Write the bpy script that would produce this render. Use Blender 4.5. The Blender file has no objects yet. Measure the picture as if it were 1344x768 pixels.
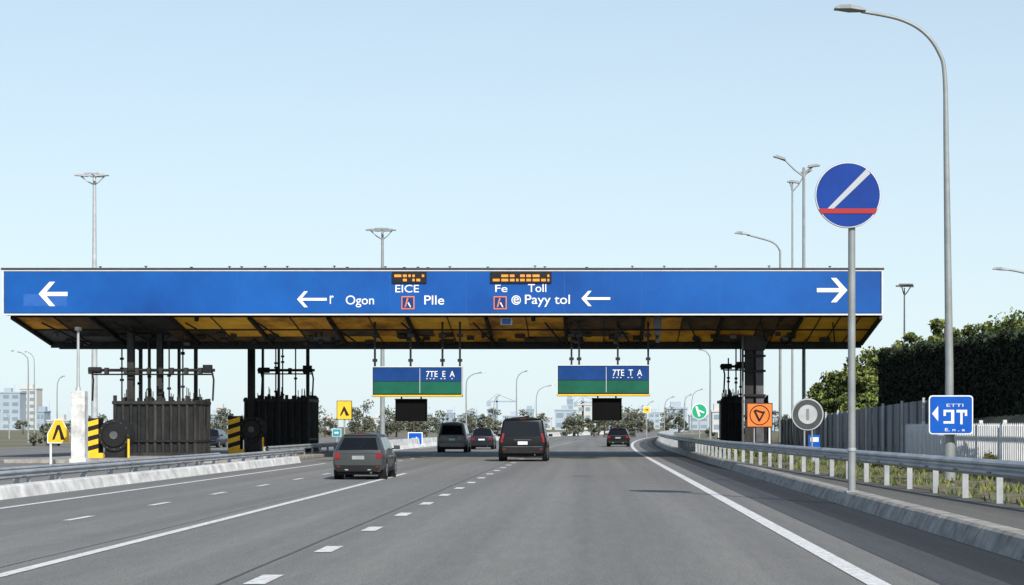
import bpy, bmesh, math, random
from mathutils import Vector, Matrix
random.seed(7)
F=2400.0; H=1.7; CX=776.0; CY=560.0     # survey constants: focal length (px), eye height, vanishing point
def X(px,D): return (px-CX)/F*D
def Z(py,D): return H+(CY-py)/F*D
def P(px,py,D): return Vector((X(px,D),D,Z(py,D)))
def curve(y): return 0.0002*max(0,y-110)**2

# ---------------------------------------------------------------- materials
MATS={}
def mat(name,col,rough=0.6,var=0.15,scale=3.0,metal=0.0,bump=0.0,bscale=40.0,col2=None,spec=0.5,coat=0.0,stretch=None,emit=0.0):
    if name in MATS: return MATS[name]
    m=bpy.data.materials.new(name); m.use_nodes=True
    nt=m.node_tree; b=nt.nodes['Principled BSDF']
    b.inputs['Roughness'].default_value=rough
    b.inputs['Metallic'].default_value=metal
    b.inputs['Specular IOR Level'].default_value=spec
    b.inputs['Coat Weight'].default_value=coat
    geo=nt.nodes.new('ShaderNodeNewGeometry')
    mp=nt.nodes.new('ShaderNodeMapping'); nt.links.new(geo.outputs['Position'],mp.inputs['Vector'])
    if stretch: mp.inputs['Scale'].default_value=stretch
    n=nt.nodes.new('ShaderNodeTexNoise'); n.inputs['Scale'].default_value=scale; n.inputs['Detail'].default_value=6
    n.inputs['Roughness'].default_value=0.65
    nt.links.new(mp.outputs['Vector'],n.inputs['Vector'])
    r=nt.nodes.new('ShaderNodeValToRGB')
    c1=[max(0,c*(1-var)) for c in col]; c2=col2 if col2 else [min(1,c*(1+var)) for c in col]
    r.color_ramp.elements[0].position=0.32; r.color_ramp.elements[1].position=0.68
    r.color_ramp.elements[0].color=(*c1,1); r.color_ramp.elements[1].color=(*c2,1)
    nt.links.new(n.outputs['Fac'],r.inputs['Fac']); nt.links.new(r.outputs['Color'],b.inputs['Base Color'])
    if emit>0:
        nt.links.new(r.outputs['Color'],b.inputs['Emission Color']); b.inputs['Emission Strength'].default_value=emit
    if bump>0:
        n2=nt.nodes.new('ShaderNodeTexNoise'); n2.inputs['Scale'].default_value=bscale; n2.inputs['Detail'].default_value=4
        nt.links.new(geo.outputs['Position'],n2.inputs['Vector'])
        bp=nt.nodes.new('ShaderNodeBump'); bp.inputs['Strength'].default_value=bump; bp.inputs['Distance'].default_value=0.02
        nt.links.new(n2.outputs['Fac'],bp.inputs['Height']); nt.links.new(bp.outputs['Normal'],b.inputs['Normal'])
    MATS[name]=m; return m

def asphalt(name,base,streak=0.3):
    m=bpy.data.materials.new(name); m.use_nodes=True; nt=m.node_tree; b=nt.nodes['Principled BSDF']
    b.inputs['Roughness'].default_value=0.8; b.inputs['Specular IOR Level'].default_value=0.35
    L=nt.links; geo=nt.nodes.new('ShaderNodeNewGeometry')
    def noise(sc,stretch,det=6):
        mp=nt.nodes.new('ShaderNodeMapping'); mp.inputs['Scale'].default_value=stretch
        L.new(geo.outputs['Position'],mp.inputs['Vector'])
        n=nt.nodes.new('ShaderNodeTexNoise'); n.inputs['Scale'].default_value=sc; n.inputs['Detail'].default_value=det
        L.new(mp.outputs['Vector'],n.inputs['Vector']); return n.outputs['Fac']
    def rng(fac,a,bb,lo=0.3,hi=0.7):
        r=nt.nodes.new('ShaderNodeMapRange'); r.inputs['From Min'].default_value=lo; r.inputs['From Max'].default_value=hi
        r.inputs['To Min'].default_value=a; r.inputs['To Max'].default_value=bb; L.new(fac,r.inputs['Value']); return r.outputs['Result']
    def mul(a,b2):
        k=nt.nodes.new('ShaderNodeMath'); k.operation='MULTIPLY'; L.new(a,k.inputs[0]); L.new(b2,k.inputs[1]); return k.outputs[0]
    v=rng(noise(0.9,(1,0.010,1),4),1-streak,1+streak*0.8)      # wheel-track streaks along the road
    v=mul(v,rng(noise(0.12,(1,0.3,1),3),0.92,1.07))
    v=mul(v,rng(noise(48,(1,0.6,1),3),0.62,1.38))
    v=mul(v,rng(noise(6,(1,0.12,1),4),0.93,1.06))
    c=nt.nodes.new('ShaderNodeVectorMath'); c.operation='SCALE'; c.inputs[0].default_value=base
    L.new(v,c.inputs['Scale']); L.new(c.outputs[0],b.inputs['Base Color'])
    bp=nt.nodes.new('ShaderNodeBump'); bp.inputs['Strength'].default_value=0.4; bp.inputs['Distance'].default_value=0.01
    L.new(noise(80,(1,1,1),3),bp.inputs['Height']); L.new(bp.outputs['Normal'],b.inputs['Normal'])
    MATS[name]=m; return m

ASPH=asphalt('asphalt',(0.192,0.188,0.176),.20)
ASPHD=asphalt('shoulder_painted_shade',(0.070,0.072,0.077),.5)  # asphalt darkened to carry the outer part of the roadside shadow
ASPHG=asphalt('gutter_painted_shade',(0.030,0.032,0.037),.6)  # near-black asphalt, deepest kerbside shadow put into the base colour
ASPHP=asphalt('footpath_asphalt',(0.14,0.136,0.122),0.4)
PAINT=mat('road_paint',(0.62,0.62,0.60),0.7,0.3,9,col2=(0.88,0.88,0.86))
CONC=mat('concrete',(0.28,0.265,0.235),0.85,0.4,2.5,bump=0.3,col2=(.44,.42,.38))
CONCW=mat('white_concrete',(0.62,0.62,0.60),0.8,0.35,1.6,col2=(0.84,0.84,0.82))
GALV=mat('galvanised_steel',(0.36,0.38,0.40),0.5,0.25,1.5,metal=0.25)
GALVL=mat('light_grey_steel',(0.44,0.46,0.47),0.5,0.15,2,metal=0.2)
GALVD=mat('pole_grey_steel',(0.27,0.29,0.29),0.5,0.15,2,metal=0.2)
DSTEEL=mat('dark_steel',(0.014,0.015,0.016),0.65,0.5,2.5,spec=.3)
DSTEEL2=mat('weathered_dark_steel',(0.020,0.020,0.021),0.7,0.6,1.4,col2=(0.052,0.050,0.046),stretch=(1,1,0.25),spec=.3)
GSTEEL=mat('grey_steel',(0.09,0.09,0.095),0.6,0.4,1.5)
BLACK=mat('black_plastic',(0.010,0.010,0.011),0.6,0.3,3,spec=.3)
RUB=mat('rubber',(0.016,0.016,0.017),0.85,0.3,5,spec=.3)
BLUE=mat('sign_blue',(0.004,0.062,0.29),0.36,0.1,0.16,col2=(0.007,0.105,0.40),spec=.3)
BLUE2=mat('sign_blue_small',(0.003,0.09,0.46),0.4,0.12,2,spec=.25)
BLUED=mat('hanging_sign_blue',(0.005,0.045,0.19),0.4,0.2,1,spec=.25)
GREEN=mat('sign_green',(0.008,0.10,0.06),0.4,0.2,1,spec=.25)
GREENB=mat('sign_green_bright',(0.01,0.35,0.17),0.4,0.15,1)
WHITE=mat('sign_white',(0.80,0.81,0.82),0.45,0.06,4)
SWHITE=mat('sign_legend_white',(0.62,0.64,0.68),0.45,0.08,3)
RED=mat('sign_red',(0.36,0.010,0.014),0.4,0.1,4)
YEL=mat('sign_yellow',(0.85,0.50,0.02),0.45,0.1,3)
ORANGE=mat('sign_orange',(0.85,0.20,0.03),0.45,0.1,3)
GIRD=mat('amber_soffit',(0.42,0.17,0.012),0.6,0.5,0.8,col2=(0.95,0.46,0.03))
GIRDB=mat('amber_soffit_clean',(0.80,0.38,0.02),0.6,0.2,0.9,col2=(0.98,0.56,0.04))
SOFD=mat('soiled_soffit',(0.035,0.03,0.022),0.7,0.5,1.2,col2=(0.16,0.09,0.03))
AMBER=mat('amber_led',(0.8,0.30,0.03),0.5,0.1,3,emit=0.1)
TAIL=mat('tail_lamp_red',(0.26,0.005,0.005),0.25,0.1,5,coat=0.4)
GLASS=mat('car_glass',(0.008,0.009,0.011),0.12,0.1,2,spec=0.35)
HEDGE_D=mat('hedge_dark',(0.006,0.011,0.004),0.9,0.4,6)
HEDGE_M=mat('hedge_mid',(0.019,0.030,0.010),0.9,0.4,6)
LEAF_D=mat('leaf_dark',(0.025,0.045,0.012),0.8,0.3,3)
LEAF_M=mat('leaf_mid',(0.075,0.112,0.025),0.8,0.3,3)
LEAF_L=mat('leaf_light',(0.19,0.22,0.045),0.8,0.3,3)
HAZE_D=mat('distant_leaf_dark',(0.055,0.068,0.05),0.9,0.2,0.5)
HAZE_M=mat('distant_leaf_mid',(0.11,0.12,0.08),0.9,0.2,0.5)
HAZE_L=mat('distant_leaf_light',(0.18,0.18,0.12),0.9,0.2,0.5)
BARK=mat('bark',(0.08,0.06,0.045),0.9,0.3,4)
FLOW=mat('yellow_flowers',(0.6,0.5,0.08),0.8,0.2,5)
GRASSB=mat('grass_blades',(0.12,0.14,0.045),0.85,0.4,2,col2=(0.24,0.22,0.09))

# ---------------------------------------------------------------- mesh builder
class B:
    def __init__(s): s.v=[]; s.f=[]; s.m=[]; s.s=[]; s.mats=[]
    def mi(s,m):
        if m not in s.mats: s.mats.append(m)
        return s.mats.index(m)
    def add(s,vs,fs,m,smooth=False):
        o=len(s.v); s.v+= [tuple(v) for v in vs]; k=s.mi(m)
        for f in fs: s.f.append([i+o for i in f]); s.m.append(k); s.s.append(smooth)
    def box(s,x0,x1,y0,y1,z0,z1,m):
        vs=[(x,y,z) for x in (x0,x1) for y in (y0,y1) for z in (z0,z1)]
        s.add(vs,[(0,1,3,2),(4,6,7,5),(0,4,5,1),(2,3,7,6),(0,2,6,4),(1,5,7,3)],m)
    def obox(s,c,hx,hy,hz,m,rot=0.0,axis='Z'):
        R=Matrix.Rotation(rot,3,axis); c=Vector(c)
        vs=[c+R@Vector((x,y,z)) for x in (-hx,hx) for y in (-hy,hy) for z in (-hz,hz)]
        s.add(vs,[(0,1,3,2),(4,6,7,5),(0,4,5,1),(2,3,7,6),(0,2,6,4),(1,5,7,3)],m)
    def cyl(s,p0,p1,r0,r1,m,n=14,caps=True):
        p0=Vector(p0);p1=Vector(p1); d=(p1-p0)
        if d.length<1e-6: return
        d.normalize(); a=d.orthogonal().normalized(); b=d.cross(a)
        vs=[]
        for i in range(n):
            t=2*math.pi*i/n; u=a*math.cos(t)+b*math.sin(t); vs+= [p0+u*r0,p1+u*r1]
        s.add(vs,[(2*i,2*((i+1)%n),2*((i+1)%n)+1,2*i+1) for i in range(n)],m,True)
        if caps:
            s.add(vs[0::2],[tuple(range(n))[::-1]],m); s.add(vs[1::2],[tuple(range(n))],m)
    def tube(s,pts,rs,m,n=10):
        pts=[Vector(p) for p in pts]
        if not hasattr(rs,'__len__'): rs=[rs]*len(pts)
        vs=[]
        for i,p in enumerate(pts):
            d=(pts[min(i+1,len(pts)-1)]-pts[max(i-1,0)]).normalized()
            a=Vector((0,1,0)).cross(d)
            if a.length<1e-3: a=Vector((1,0,0))
            a.normalize(); b=d.cross(a)
            for k in range(n):
                t=2*math.pi*k/n; vs.append(p+(a*math.cos(t)+b*math.sin(t))*rs[i])
        fs=[]
        for i in range(len(pts)-1):
            for k in range(n): fs.append((i*n+k,i*n+(k+1)%n,(i+1)*n+(k+1)%n,(i+1)*n+k))
        s.add(vs,fs,m,True)
        s.add(vs[:n],[tuple(range(n))],m); s.add(vs[-n:],[tuple(range(n))],m)
    def prism(s,pts,y0,y1,m):   # polygon in XZ extruded along Y
        n=len(pts); vs=[(x,y0,z) for x,z in pts]+[(x,y1,z) for x,z in pts]
        s.add(vs,[tuple(range(n)),tuple(range(2*n-1,n-1,-1))]+[(i,(i+1)%n,n+(i+1)%n,n+i) for i in range(n)],m)
    def disc(s,c,r,y0,y1,m,n=40):
        s.cyl((c[0],y0,c[1]),(c[0],y1,c[1]),r,r,m,n)
    def sweep(s,prof,path,m,closed=False,smooth=False):
        vs=[];n=len(prof)
        for i,(x,y) in enumerate(path):
            a=Vector(path[max(i-1,0)]);b=Vector(path[min(i+1,len(path)-1)]); d=(b-a).normalized(); nx,ny=d.y,-d.x
            for o,z in prof: vs.append((x+nx*o,y+ny*o,z))
        fs=[]
        for i in range(len(path)-1):
            for k in range(n if closed else n-1):
                k2=(k+1)%n; fs.append((i*n+k,i*n+k2,(i+1)*n+k2,(i+1)*n+k))
        s.add(vs,fs,m,smooth)
        if closed:
            s.add(vs[:n],[tuple(range(n))],m); s.add(vs[-n:],[tuple(range(n))],m)
    def text(s,body,x0,x1,z0,z1,y,m):
        cu=bpy.data.curves.new('t','FONT'); cu.body=body; cu.offset=0.004; o=bpy.data.objects.new('t',cu); bpy.context.scene.collection.objects.link(o)
        dg=bpy.context.evaluated_depsgraph_get(); me=o.evaluated_get(dg).to_mesh()
        vs=[v.co.copy() for v in me.vertices]; fs=[tuple(p.vertices) for p in me.polygons]
        bpy.data.objects.remove(o); bpy.data.curves.remove(cu)
        if not vs: return
        a=min(v.x for v in vs);b=max(v.x for v in vs);c=min(v.y for v in vs);d=max(v.y for v in vs)
        s.add([(x0+(v.x-a)/(b-a)*(x1-x0),y,z0+(v.y-c)/(d-c)*(z1-z0)) for v in vs],fs,m)
    def leaf(s,c,size,m):
        a=Vector((random.gauss(0,1),random.gauss(0,1),random.gauss(0,1)))
        if a.length<.01:return
        a.normalize(); b=a.orthogonal().normalized(); b=Matrix.Rotation(random.random()*6.28,3,a)@b; d=a.cross(b)
        c=Vector(c); k=size*random.uniform(.6,1.3)
        s.add([c-b*k,c+d*k*.55,c+b*k,c-d*k*.55],[(0,1,2,3)],m)
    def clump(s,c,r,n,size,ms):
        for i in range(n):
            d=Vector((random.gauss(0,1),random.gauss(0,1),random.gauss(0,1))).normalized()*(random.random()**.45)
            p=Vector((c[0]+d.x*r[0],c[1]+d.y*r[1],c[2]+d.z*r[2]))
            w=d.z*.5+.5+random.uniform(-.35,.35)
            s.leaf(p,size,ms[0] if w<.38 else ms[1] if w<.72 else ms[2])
    def obj(s,name,parent=None,bevel=0,recalc=True,loc0=True):
        me=bpy.data.meshes.new(name)
        o=Vector((0,0,0))
        if loc0 and parent is None and s.v:
            xs=[v[0] for v in s.v];ys=[v[1] for v in s.v];zs=[v[2] for v in s.v]
            o=Vector(((min(xs)+max(xs))/2,(min(ys)+max(ys))/2,min(zs)))
        me.from_pydata([(v[0]-o.x,v[1]-o.y,v[2]-o.z) for v in s.v],[],s.f)
        for m in s.mats: me.materials.append(m)
        me.polygons.foreach_set('material_index',s.m); me.polygons.foreach_set('use_smooth',s.s)
        if recalc:
            bm=bmesh.new(); bm.from_mesh(me); bmesh.ops.recalc_face_normals(bm,faces=bm.faces); bm.to_mesh(me); bm.free()
        me.update()
        ob=bpy.data.objects.new(name,me); ob.location=o; bpy.context.scene.collection.objects.link(ob)
        if parent: ob.parent=parent
        if bevel:
            md=ob.modifiers.new('bevel','BEVEL'); md.width=bevel; md.segments=2; md.limit_method='ANGLE'; md.angle_limit=math.radians(40)
        return ob
def empty(name):
    e=bpy.data.objects.new(name,None); bpy.context.scene.collection.objects.link(e); return e

# ---------------------------------------------------------------- ground & roads
gm=mat('field_ground',(0.13,0.13,0.07),0.95,0.3,0.05,col2=(0.22,0.20,0.12))
b=B(); b.add([(-4000,-60,0),(4000,-60,0),(4000,6000,0),(-4000,6000,0)],[(0,1,2,3)],gm); b.obj('ground',loc0=False)
YS=[-20,0,20,40,60,80,100,110]+[110+10*i for i in range(1,55)]
def strip(b,xl,xr,z,m,y0=-20,y1=650):
    ys=[y0]+[y for y in YS if y0<y<y1]+[y1]
    vs=[];fs=[]
    for y in ys:
        c=curve(y); vs+=[(xl+c,y,z),(xr+c,y,z)]
    for i in range(len(ys)-1): fs.append((2*i,2*i+1,2*i+3,2*i+2))
    b.add(vs,fs,m)
b=B(); strip(b,-48,5.4,.004,ASPH); b.obj('highway_road',loc0=False)
b=B(); strip(b,3.75,4.5,.008,ASPHD); strip(b,4.502,5.42,.008,ASPHG); b.obj('kerbside_painted_shade',loc0=False)  # two overlay strips: guard rail and kerb shadow painted as darker asphalt
b=B()
strip(b,2.95,3.2,.0125,PAINT); strip(b,-6.8,-6.62,.0125,PAINT,-20,66); strip(b,-12.3,-12.12,.0125,PAINT,-20,84)
y=4.6
while y<230:
    strip(b,-3.74,-3.5,.0125,PAINT,y,y+1.25); y+=5.0
y=14
while y<120:
    strip(b,-9.53,-9.37,.0125,PAINT,y,y+1.7); y+=6.3
strip(b,-13.5,-13.3,.0125,PAINT,140,640)
for yy in range(20,240,9): strip(b,-30,-29.85,.0125,PAINT,yy,yy+4)
b.obj('road_marking',loc0=False)
tar=mat('tar_seam',(0.075,0.075,0.075),0.7,0.3,3)
b=B()
for x0,ya,yb,ww in ((-4.0,8,110,.045),(-7.1,20,80,.02)):
    n=80;vs=[];fs=[];w=0
    for i in range(n+1):
        y=ya+(yb-ya)*i/n; w=w*.9+random.uniform(-.010,.010); vs+=[(x0+w,y,.0085),(x0+w+ww,y,.0085)]
    for i in range(n): fs.append((2*i,2*i+1,2*i+3,2*i+2))
    b.add(vs,fs,tar)
b.obj('tar_seam',loc0=False)

# right kerb (real step, battered face) laid as precast lengths with open joints
b=B(); y=-10
while y<420:
    L_=2.97 if y<140 else 11.9
    x=5.4; j=random.uniform(-.006,.006)
    b.sweep([(j,0),(.12+j,.26),(.17+j,.30),(.45,.30),(.45,0)],[(x+curve(y),y),(x+curve(y+L_),y+L_)],CONC,closed=True); y+=L_+.03
b.obj('kerb',loc0=False)
b=B()
strip(b,5.84,8.9,.29,ASPHP,-20,330); b.obj('footpath',loc0=False)
vergem=mat('verge_soil_grass',(0.09,0.09,0.04),0.95,0.35,1.5,col2=(0.24,0.21,0.13),bump=.4)
def railx(y):
    ks=[(-10,9.4),(10,8.7),(33,7.4),(77,5.75),(110,5.7)]
    if y>=110: return 5.7+curve(y)
    for (a,xa),(c,xc) in zip(ks,ks[1:]):
        if a<=y<=c: return xa+(xc-xa)*(y-a)/(c-a)
b=B(); vs=[];fs=[]
rows=[-20,0,15,25,35,45,55,65,75,85,95,105,120,140,170,220,330]
def prof(y):
    k=max(0,min(1,(118-y)/30.0)); j=max(0,min(1,(180-y)/50))
    return [(railx(max(y,-10))+.35,.30),(10.2+curve(y),.33),(11.35+curve(y),.4+.1*k),(11.6+curve(y),.5+1.1*k),(13.5+curve(y),.6+1.5*k+.3*j),(19+curve(y),.6+2.0*j+.8*k),(40+curve(y),.6+2.6*j+.6*k),(90+curve(y),-.2)]
for y in rows:
    for x,z in prof(y): vs.append((x,y,z))
n=8
for i in range(len(rows)-1):
    for k in range(n-1): fs.append((i*n+k,i*n+k+1,(i+1)*n+k+1,(i+1)*n+k))
b.add(vs,fs,vergem,True); b.obj('grass_embankment',loc0=False)
def gz(x,y):
    pr=prof(y)
    for (a,za),(c,zc) in zip(pr,pr[1:]):
        if a<=x<=c: return za+(zc-za)*(x-a)/(c-a)
    return .3
b=B()
for i in range(14000):
    y=22+ (random.random()**1.3)*100; x=random.uniform(railx(y)+.1,11.3)
    if math.sin(x*2.1+y*.5)+math.sin(y*.9-x)+random.uniform(-1,1)<0.3: continue
    z=gz(x,y); h=random.uniform(.05,.2); a=random.random()*6.28; dx=.03*math.cos(a);dy=.03*math.sin(a)
    b.add([(x-dx,y-dy,z-.01),(x+dx,y+dy,z-.01),(x+random.uniform(-.08,.08),y,z+h)],[(0,1,2)],random.choice([GRASSB,LEAF_M,LEAF_D,LEAF_L]))
b.obj('verge_grass',recalc=False,loc0=False)
for (px,D,r) in ((1205,56,.75),(1150,62,.5),(1000,84,.4),(955,92,.5),(1320,50,.5)):
    b=B(); x=X(px,D); z=gz(x,D)
    for k in range(6): b.clump((x+random.uniform(-r,r),D+random.uniform(-r,r),z+.22),(r*.6,r*.6,.28),130,.06,[LEAF_M,LEAF_L,FLOW])
    b.cyl((x,D,z-.05),(x,D,z+.2),.04,.02,BARK,6)
    b.obj('flowering_shrub',recalc=False)

# ---------------------------------------------------------------- guard rails
def guardrail(name,path,z0,ztop,postsp,side=-1,h=.32):
    b=B()
    zb=ztop-h; q=h/.32
    prof=[(0,zb),(.03,zb+.02*q),(.08,zb+.06*q),(.08,zb+.10*q),(.01,zb+.14*q),(.01,zb+.18*q),(.08,zb+.22*q),(.08,zb+.26*q),(.03,zb+.30*q),(0,zb+.32*q)]
    prof=[(o*side,z) for o,z in prof]
    b.sweep(prof,path,GALV,smooth=False)
    b.sweep([(o-.006*side,z) for o,z in prof],path,GALV)
    acc=0
    for (x0,y0),(x1,y1) in zip(path,path[1:]):
        L=math.hypot(x1-x0,y1-y0)
        while acc<L:
            t=acc/L; x=x0+(x1-x0)*t-side*.11; y=y0+(y1-y0)*t
            b.box(x-.06,x+.06,y-.035,y+.035,z0-.05,ztop-.02,GALV)
            b.box(x+side*.03 if side>0 else x+side*.10,x+side*.10 if side>0 else x+side*.03,y-.05,y+.05,zb+.08*q,zb+.24*q,DSTEEL2)
            xs_=x0+(x1-x0)*t+side*.085
            b.box(min(xs_,xs_+side*.012),max(xs_,xs_+side*.012),y-.15,y+.15,zb+.065*q,zb+.095*q,GSTEEL)
            acc+=postsp
        acc-=L
    return b.obj(name,recalc=False,loc0=False)
pth=[];y=-8
while y<=320: pth.append((railx(y),y)); y+=2.6 if y<110 else 6
guardrail('guard_rail',pth,.29,1.10,2.6)
guardrail('guard_rail',[(-14.35,y) for y in range(10,92,3)],0.0,.62,3,side=1,h=.22)
guardrail('guard_rail',[(-16.5,y) for y in range(30,84,3)],0.0,.55,3,side=1,h=.2)
guardrail('guard_rail',[(-15.6,y) for y in range(88,120,3)],0.15,.75,3,side=1,h=.25)
b=B(); y=-10
while y<86:
    b.sweep([(0,0),(-.10,.27),(-.14,.30),(-.50,.30),(-.50,0)],[(-13.65,y),(-13.65,y+3.96)],CONCW,closed=True); y+=4
b.obj('concrete_barrier',loc0=False)
b=B(); b.sweep([(0,0),(-.18,.3),(-.25,.75),(-.4,.75),(-.45,.3),(-.6,0)],[(-14.2+curve(y)*1.0,y) for y in range(122,420,6)],CONCW,closed=True)
b.obj('concrete_barrier',loc0=False)
b=B(); b.box(-27,-14.9,84,118,0,.18,CONC); b.obj('toll_island',bevel=.03)

# ---------------------------------------------------------------- toll gantry
D1=93.0
G=empty('toll_gantry')
xl,xr=X(3,D1),X(1159,D1); zb,zt=Z(414,D1),Z(353,D1)
b=B(); b.box(xl,xr,D1+.06,D1+.9,zb+.03,zt-.03,DSTEEL)
b.box(xl+.12,xr-.12,D1-.02,D1+.05,zb+.12,zt-.14,BLUE)
b.box(xl,xr,D1-.05,D1+.05,zb,zb+.085,SWHITE); b.box(xl,xr,D1-.05,D1+.05,zt-.12,zt-.055,SWHITE)
b.box(xl,xl+.08,D1-.05,D1+.05,zb+.09,zt-.125,SWHITE); b.box(xr-.08,xr,D1-.05,D1+.05,zb+.09,zt-.125,SWHITE)
seam=mat('panel_seam',(0.012,0.10,0.36),0.5,0.3,2)
for px in (312,512,612,741,842,945):
    b.box(X(px,D1)-.008,X(px,D1)+.008,D1-.023,D1+.0,zb+.13,zt-.15,seam)
BRN=mat('brown_coping',(0.05,0.04,0.03),0.7,0.3,2)
b.box(xl-.05,xr+.05,D1-.08,D1+1.0,zt-.05,zt+.05,BRN)
for px in (130,190,250,300,316,347,376,438,455,505,530,548,561,590,640,702,715,770,830,872,940,1010,1090):
    x=X(px,D1); h=random.uniform(.02,.12); b.box(x-.02,x+.02,D1+.2,D1+.3,zt+.05,zt+.05+h,DSTEEL); b.box(x-.07,x+.07,D1+.16,D1+.32,zt+.05+h,zt+.08+h,DSTEEL)
b.obj('fascia_panel',G)
b=B(); yf=D1-.04
def arrow(px0,px1,py,hh,right=False):
    x0,x1=X(px0,D1),X(px1,D1); z=Z(py,D1); k=hh*D1/F; t=k*.17
    sgn=-1 if right else 1; tip=x1 if right else x0; tail=x0 if right else x1
    b.prism([(tip+sgn*.1,z-t),(tail,z-t),(tail,z+t),(tip+sgn*.1,z+t)],yf-.01,yf,WHITE)
    a=k*1.0
    b.prism([(tip,z),(tip+sgn*a*.9,z+a),(tip+sgn*a*1.35,z+a),(tip+sgn*a*.5,z)],yf-.013,yf-.003,WHITE)
    b.prism([(tip,z),(tip+sgn*a*.9,z-a),(tip+sgn*a*1.35,z-a),(tip+sgn*a*.5,z)],yf-.013,yf-.003,WHITE)
arrow(51,89,386,16); arrow(390,429,393,10.5); arrow(763,801,392,10); arrow(1072,1112,381,16,True)
lb=mat('faded_blue',(0.02,0.11,0.40),.4,.15,2)
b.box(X(31,D1),X(88,D1),D1-.028,D1-.021,Z(402,D1),Z(386,D1),lb)
def T(s,px0,px1,py0,py1): b.text(s,X(px0,D1),X(px1,D1),Z(py1,D1),Z(py0,D1),yf,WHITE)
T('r',433,438,388,399); T('Ogon',454,491,388,403.5); T('EICE',519,550,374,384); T('Plle',557,583,388,400)
T('Fe',650,666,374,383.5); T('Toll',693,717,373,383.5); T('Payy tol',689,748,387,403)
T('e',674,681,390,398)
c=(X(677.5,D1),Z(394,D1))
for i in range(24):
    a0=2*math.pi*i/24;a1=2*math.pi*(i+1)/24; r0,r1=.19,.24
    b.add([(c[0]+r*math.cos(a),yf,c[1]+r*math.sin(a)) for r,a in ((r0,a0),(r1,a0),(r1,a1),(r0,a1))],[(0,1,2,3)],WHITE)
for px in (527,648):
    x0,x1=X(px,D1),X(px+17,D1); z0,z1=Z(406,D1),Z(389,D1)
    b.box(x0,x1,yf-.005,yf+.01,z0,z1,ORANGE); b.box(x0+.05,x1-.05,yf-.012,yf-.006,z0+.05,z1-.05,BLUED)
    xm=(x0+x1)/2
    b.prism([(xm-.17,z0+.1),(xm-.11,z0+.1),(xm+.02,z1-.1),(xm-.05,z1-.1)],yf-.02,yf-.013,ORANGE)
    b.prism([(xm+.17,z0+.1),(xm+.11,z0+.1),(xm-.02,z0+.32),(xm+.04,z0+.36)],yf-.02,yf-.013,WHITE)
b.obj('sign_legend',G,recalc=False)
b=B()
for p0,p1 in ((515,560),(644,724)):
    b.box(X(p0,D1),X(p1,D1),D1-.12,D1-.03,Z(371.5,D1),Z(357,D1),BLACK)
    px=p0+3
    while px<p1-4:
        w=random.choice([3,5,6,9]); w=min(w,p1-3-px)
        for row in (0,1):
            if random.random()<.75: b.box(X(px,D1),X(px+w,D1),D1-.135,D1-.121,Z(369.6-row*5.6,D1),Z(366.3-row*5.6,D1),AMBER)
        px+=w+2.2
b.obj('led_display',G)
# hopper-shaped canopy: soffit slopes down behind the fascia, then rises to the rear edge
zu=Z(414,D1); YA,YB,YC=93.95,98.2,114.0
zB=Z(449,YB); zC=zB+.75
LA,RA=X(16,YA),X(1156,YA); LB,RB=X(68,YB),X(1130,YB); LC,RC=LB-.3,RB+.3
def S(u,s,off=0):     # point on the sloping front soffit
    x=(LA+(RA-LA)*u)*(1-s)+(LB+(RB-LB)*u)*s; y=YA+(YB-YA)*s; z=zu+.05+(zB-zu-.05)*s
    nz=-(YB-YA); ny=-(zu-zB); l=math.hypot(nz,ny); return Vector((x,y+ny/l*off,z+nz/l*off))
b=B(); NC=44
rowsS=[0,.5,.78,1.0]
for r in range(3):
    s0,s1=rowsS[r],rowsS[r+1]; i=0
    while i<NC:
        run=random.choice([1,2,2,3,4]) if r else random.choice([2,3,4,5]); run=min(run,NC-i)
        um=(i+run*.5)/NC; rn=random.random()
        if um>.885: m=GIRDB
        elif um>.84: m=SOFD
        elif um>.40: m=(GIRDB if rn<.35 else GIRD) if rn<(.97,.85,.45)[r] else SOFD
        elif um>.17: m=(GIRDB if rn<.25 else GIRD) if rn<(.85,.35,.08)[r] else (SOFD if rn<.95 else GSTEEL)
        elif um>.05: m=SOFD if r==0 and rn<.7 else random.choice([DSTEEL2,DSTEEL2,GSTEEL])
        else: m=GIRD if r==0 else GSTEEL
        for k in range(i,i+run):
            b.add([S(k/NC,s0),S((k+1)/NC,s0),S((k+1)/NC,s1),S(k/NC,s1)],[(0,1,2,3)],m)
        i+=run
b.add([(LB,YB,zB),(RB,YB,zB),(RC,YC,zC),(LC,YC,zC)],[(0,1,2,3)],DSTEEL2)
b.add([(LA,YA,zu+.9),(RA,YA,zu+.9),(RC,YC,zu+.9),(LC,YC,zu+.9)],[(0,1,2,3)],DSTEEL2)
b.add([(LC,YC,zC),(RC,YC,zC),(RC,YC,zu+.9),(LC,YC,zu+.9)],[(0,1,2,3)],DSTEEL2)
for A_,B_,C_ in ((LA,LB,LC),(RA,RB,RC)):
    b.add([(A_,YA,zu+.05),(B_,YB,zB),(C_,YC,zC),(C_,YC,zu+.9),(A_,YA,zu+.9)],[(0,1,2,3,4)],DSTEEL2)
def rib(u,w,h,m):
    P0=S(u,0);P1=S(u,1);Q0=S(u,0,h);Q1=S(u,1,h)
    vs=[]
    for p in (P0,P1,Q0,Q1): vs+=[p-Vector((w,0,0)),p+Vector((w,0,0))]
    b.add(vs,[(4,5,7,6),(0,4,6,2),(1,5,7,3),(0,1,5,4),(2,3,7,6)],m)
for i in range(NC+1):
    if i%4==0: rib(i/NC,.08,.20,DSTEEL)
    elif i%2==0 or i/NC>.87: rib(i/NC,.022,.05,DSTEEL2)
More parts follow.
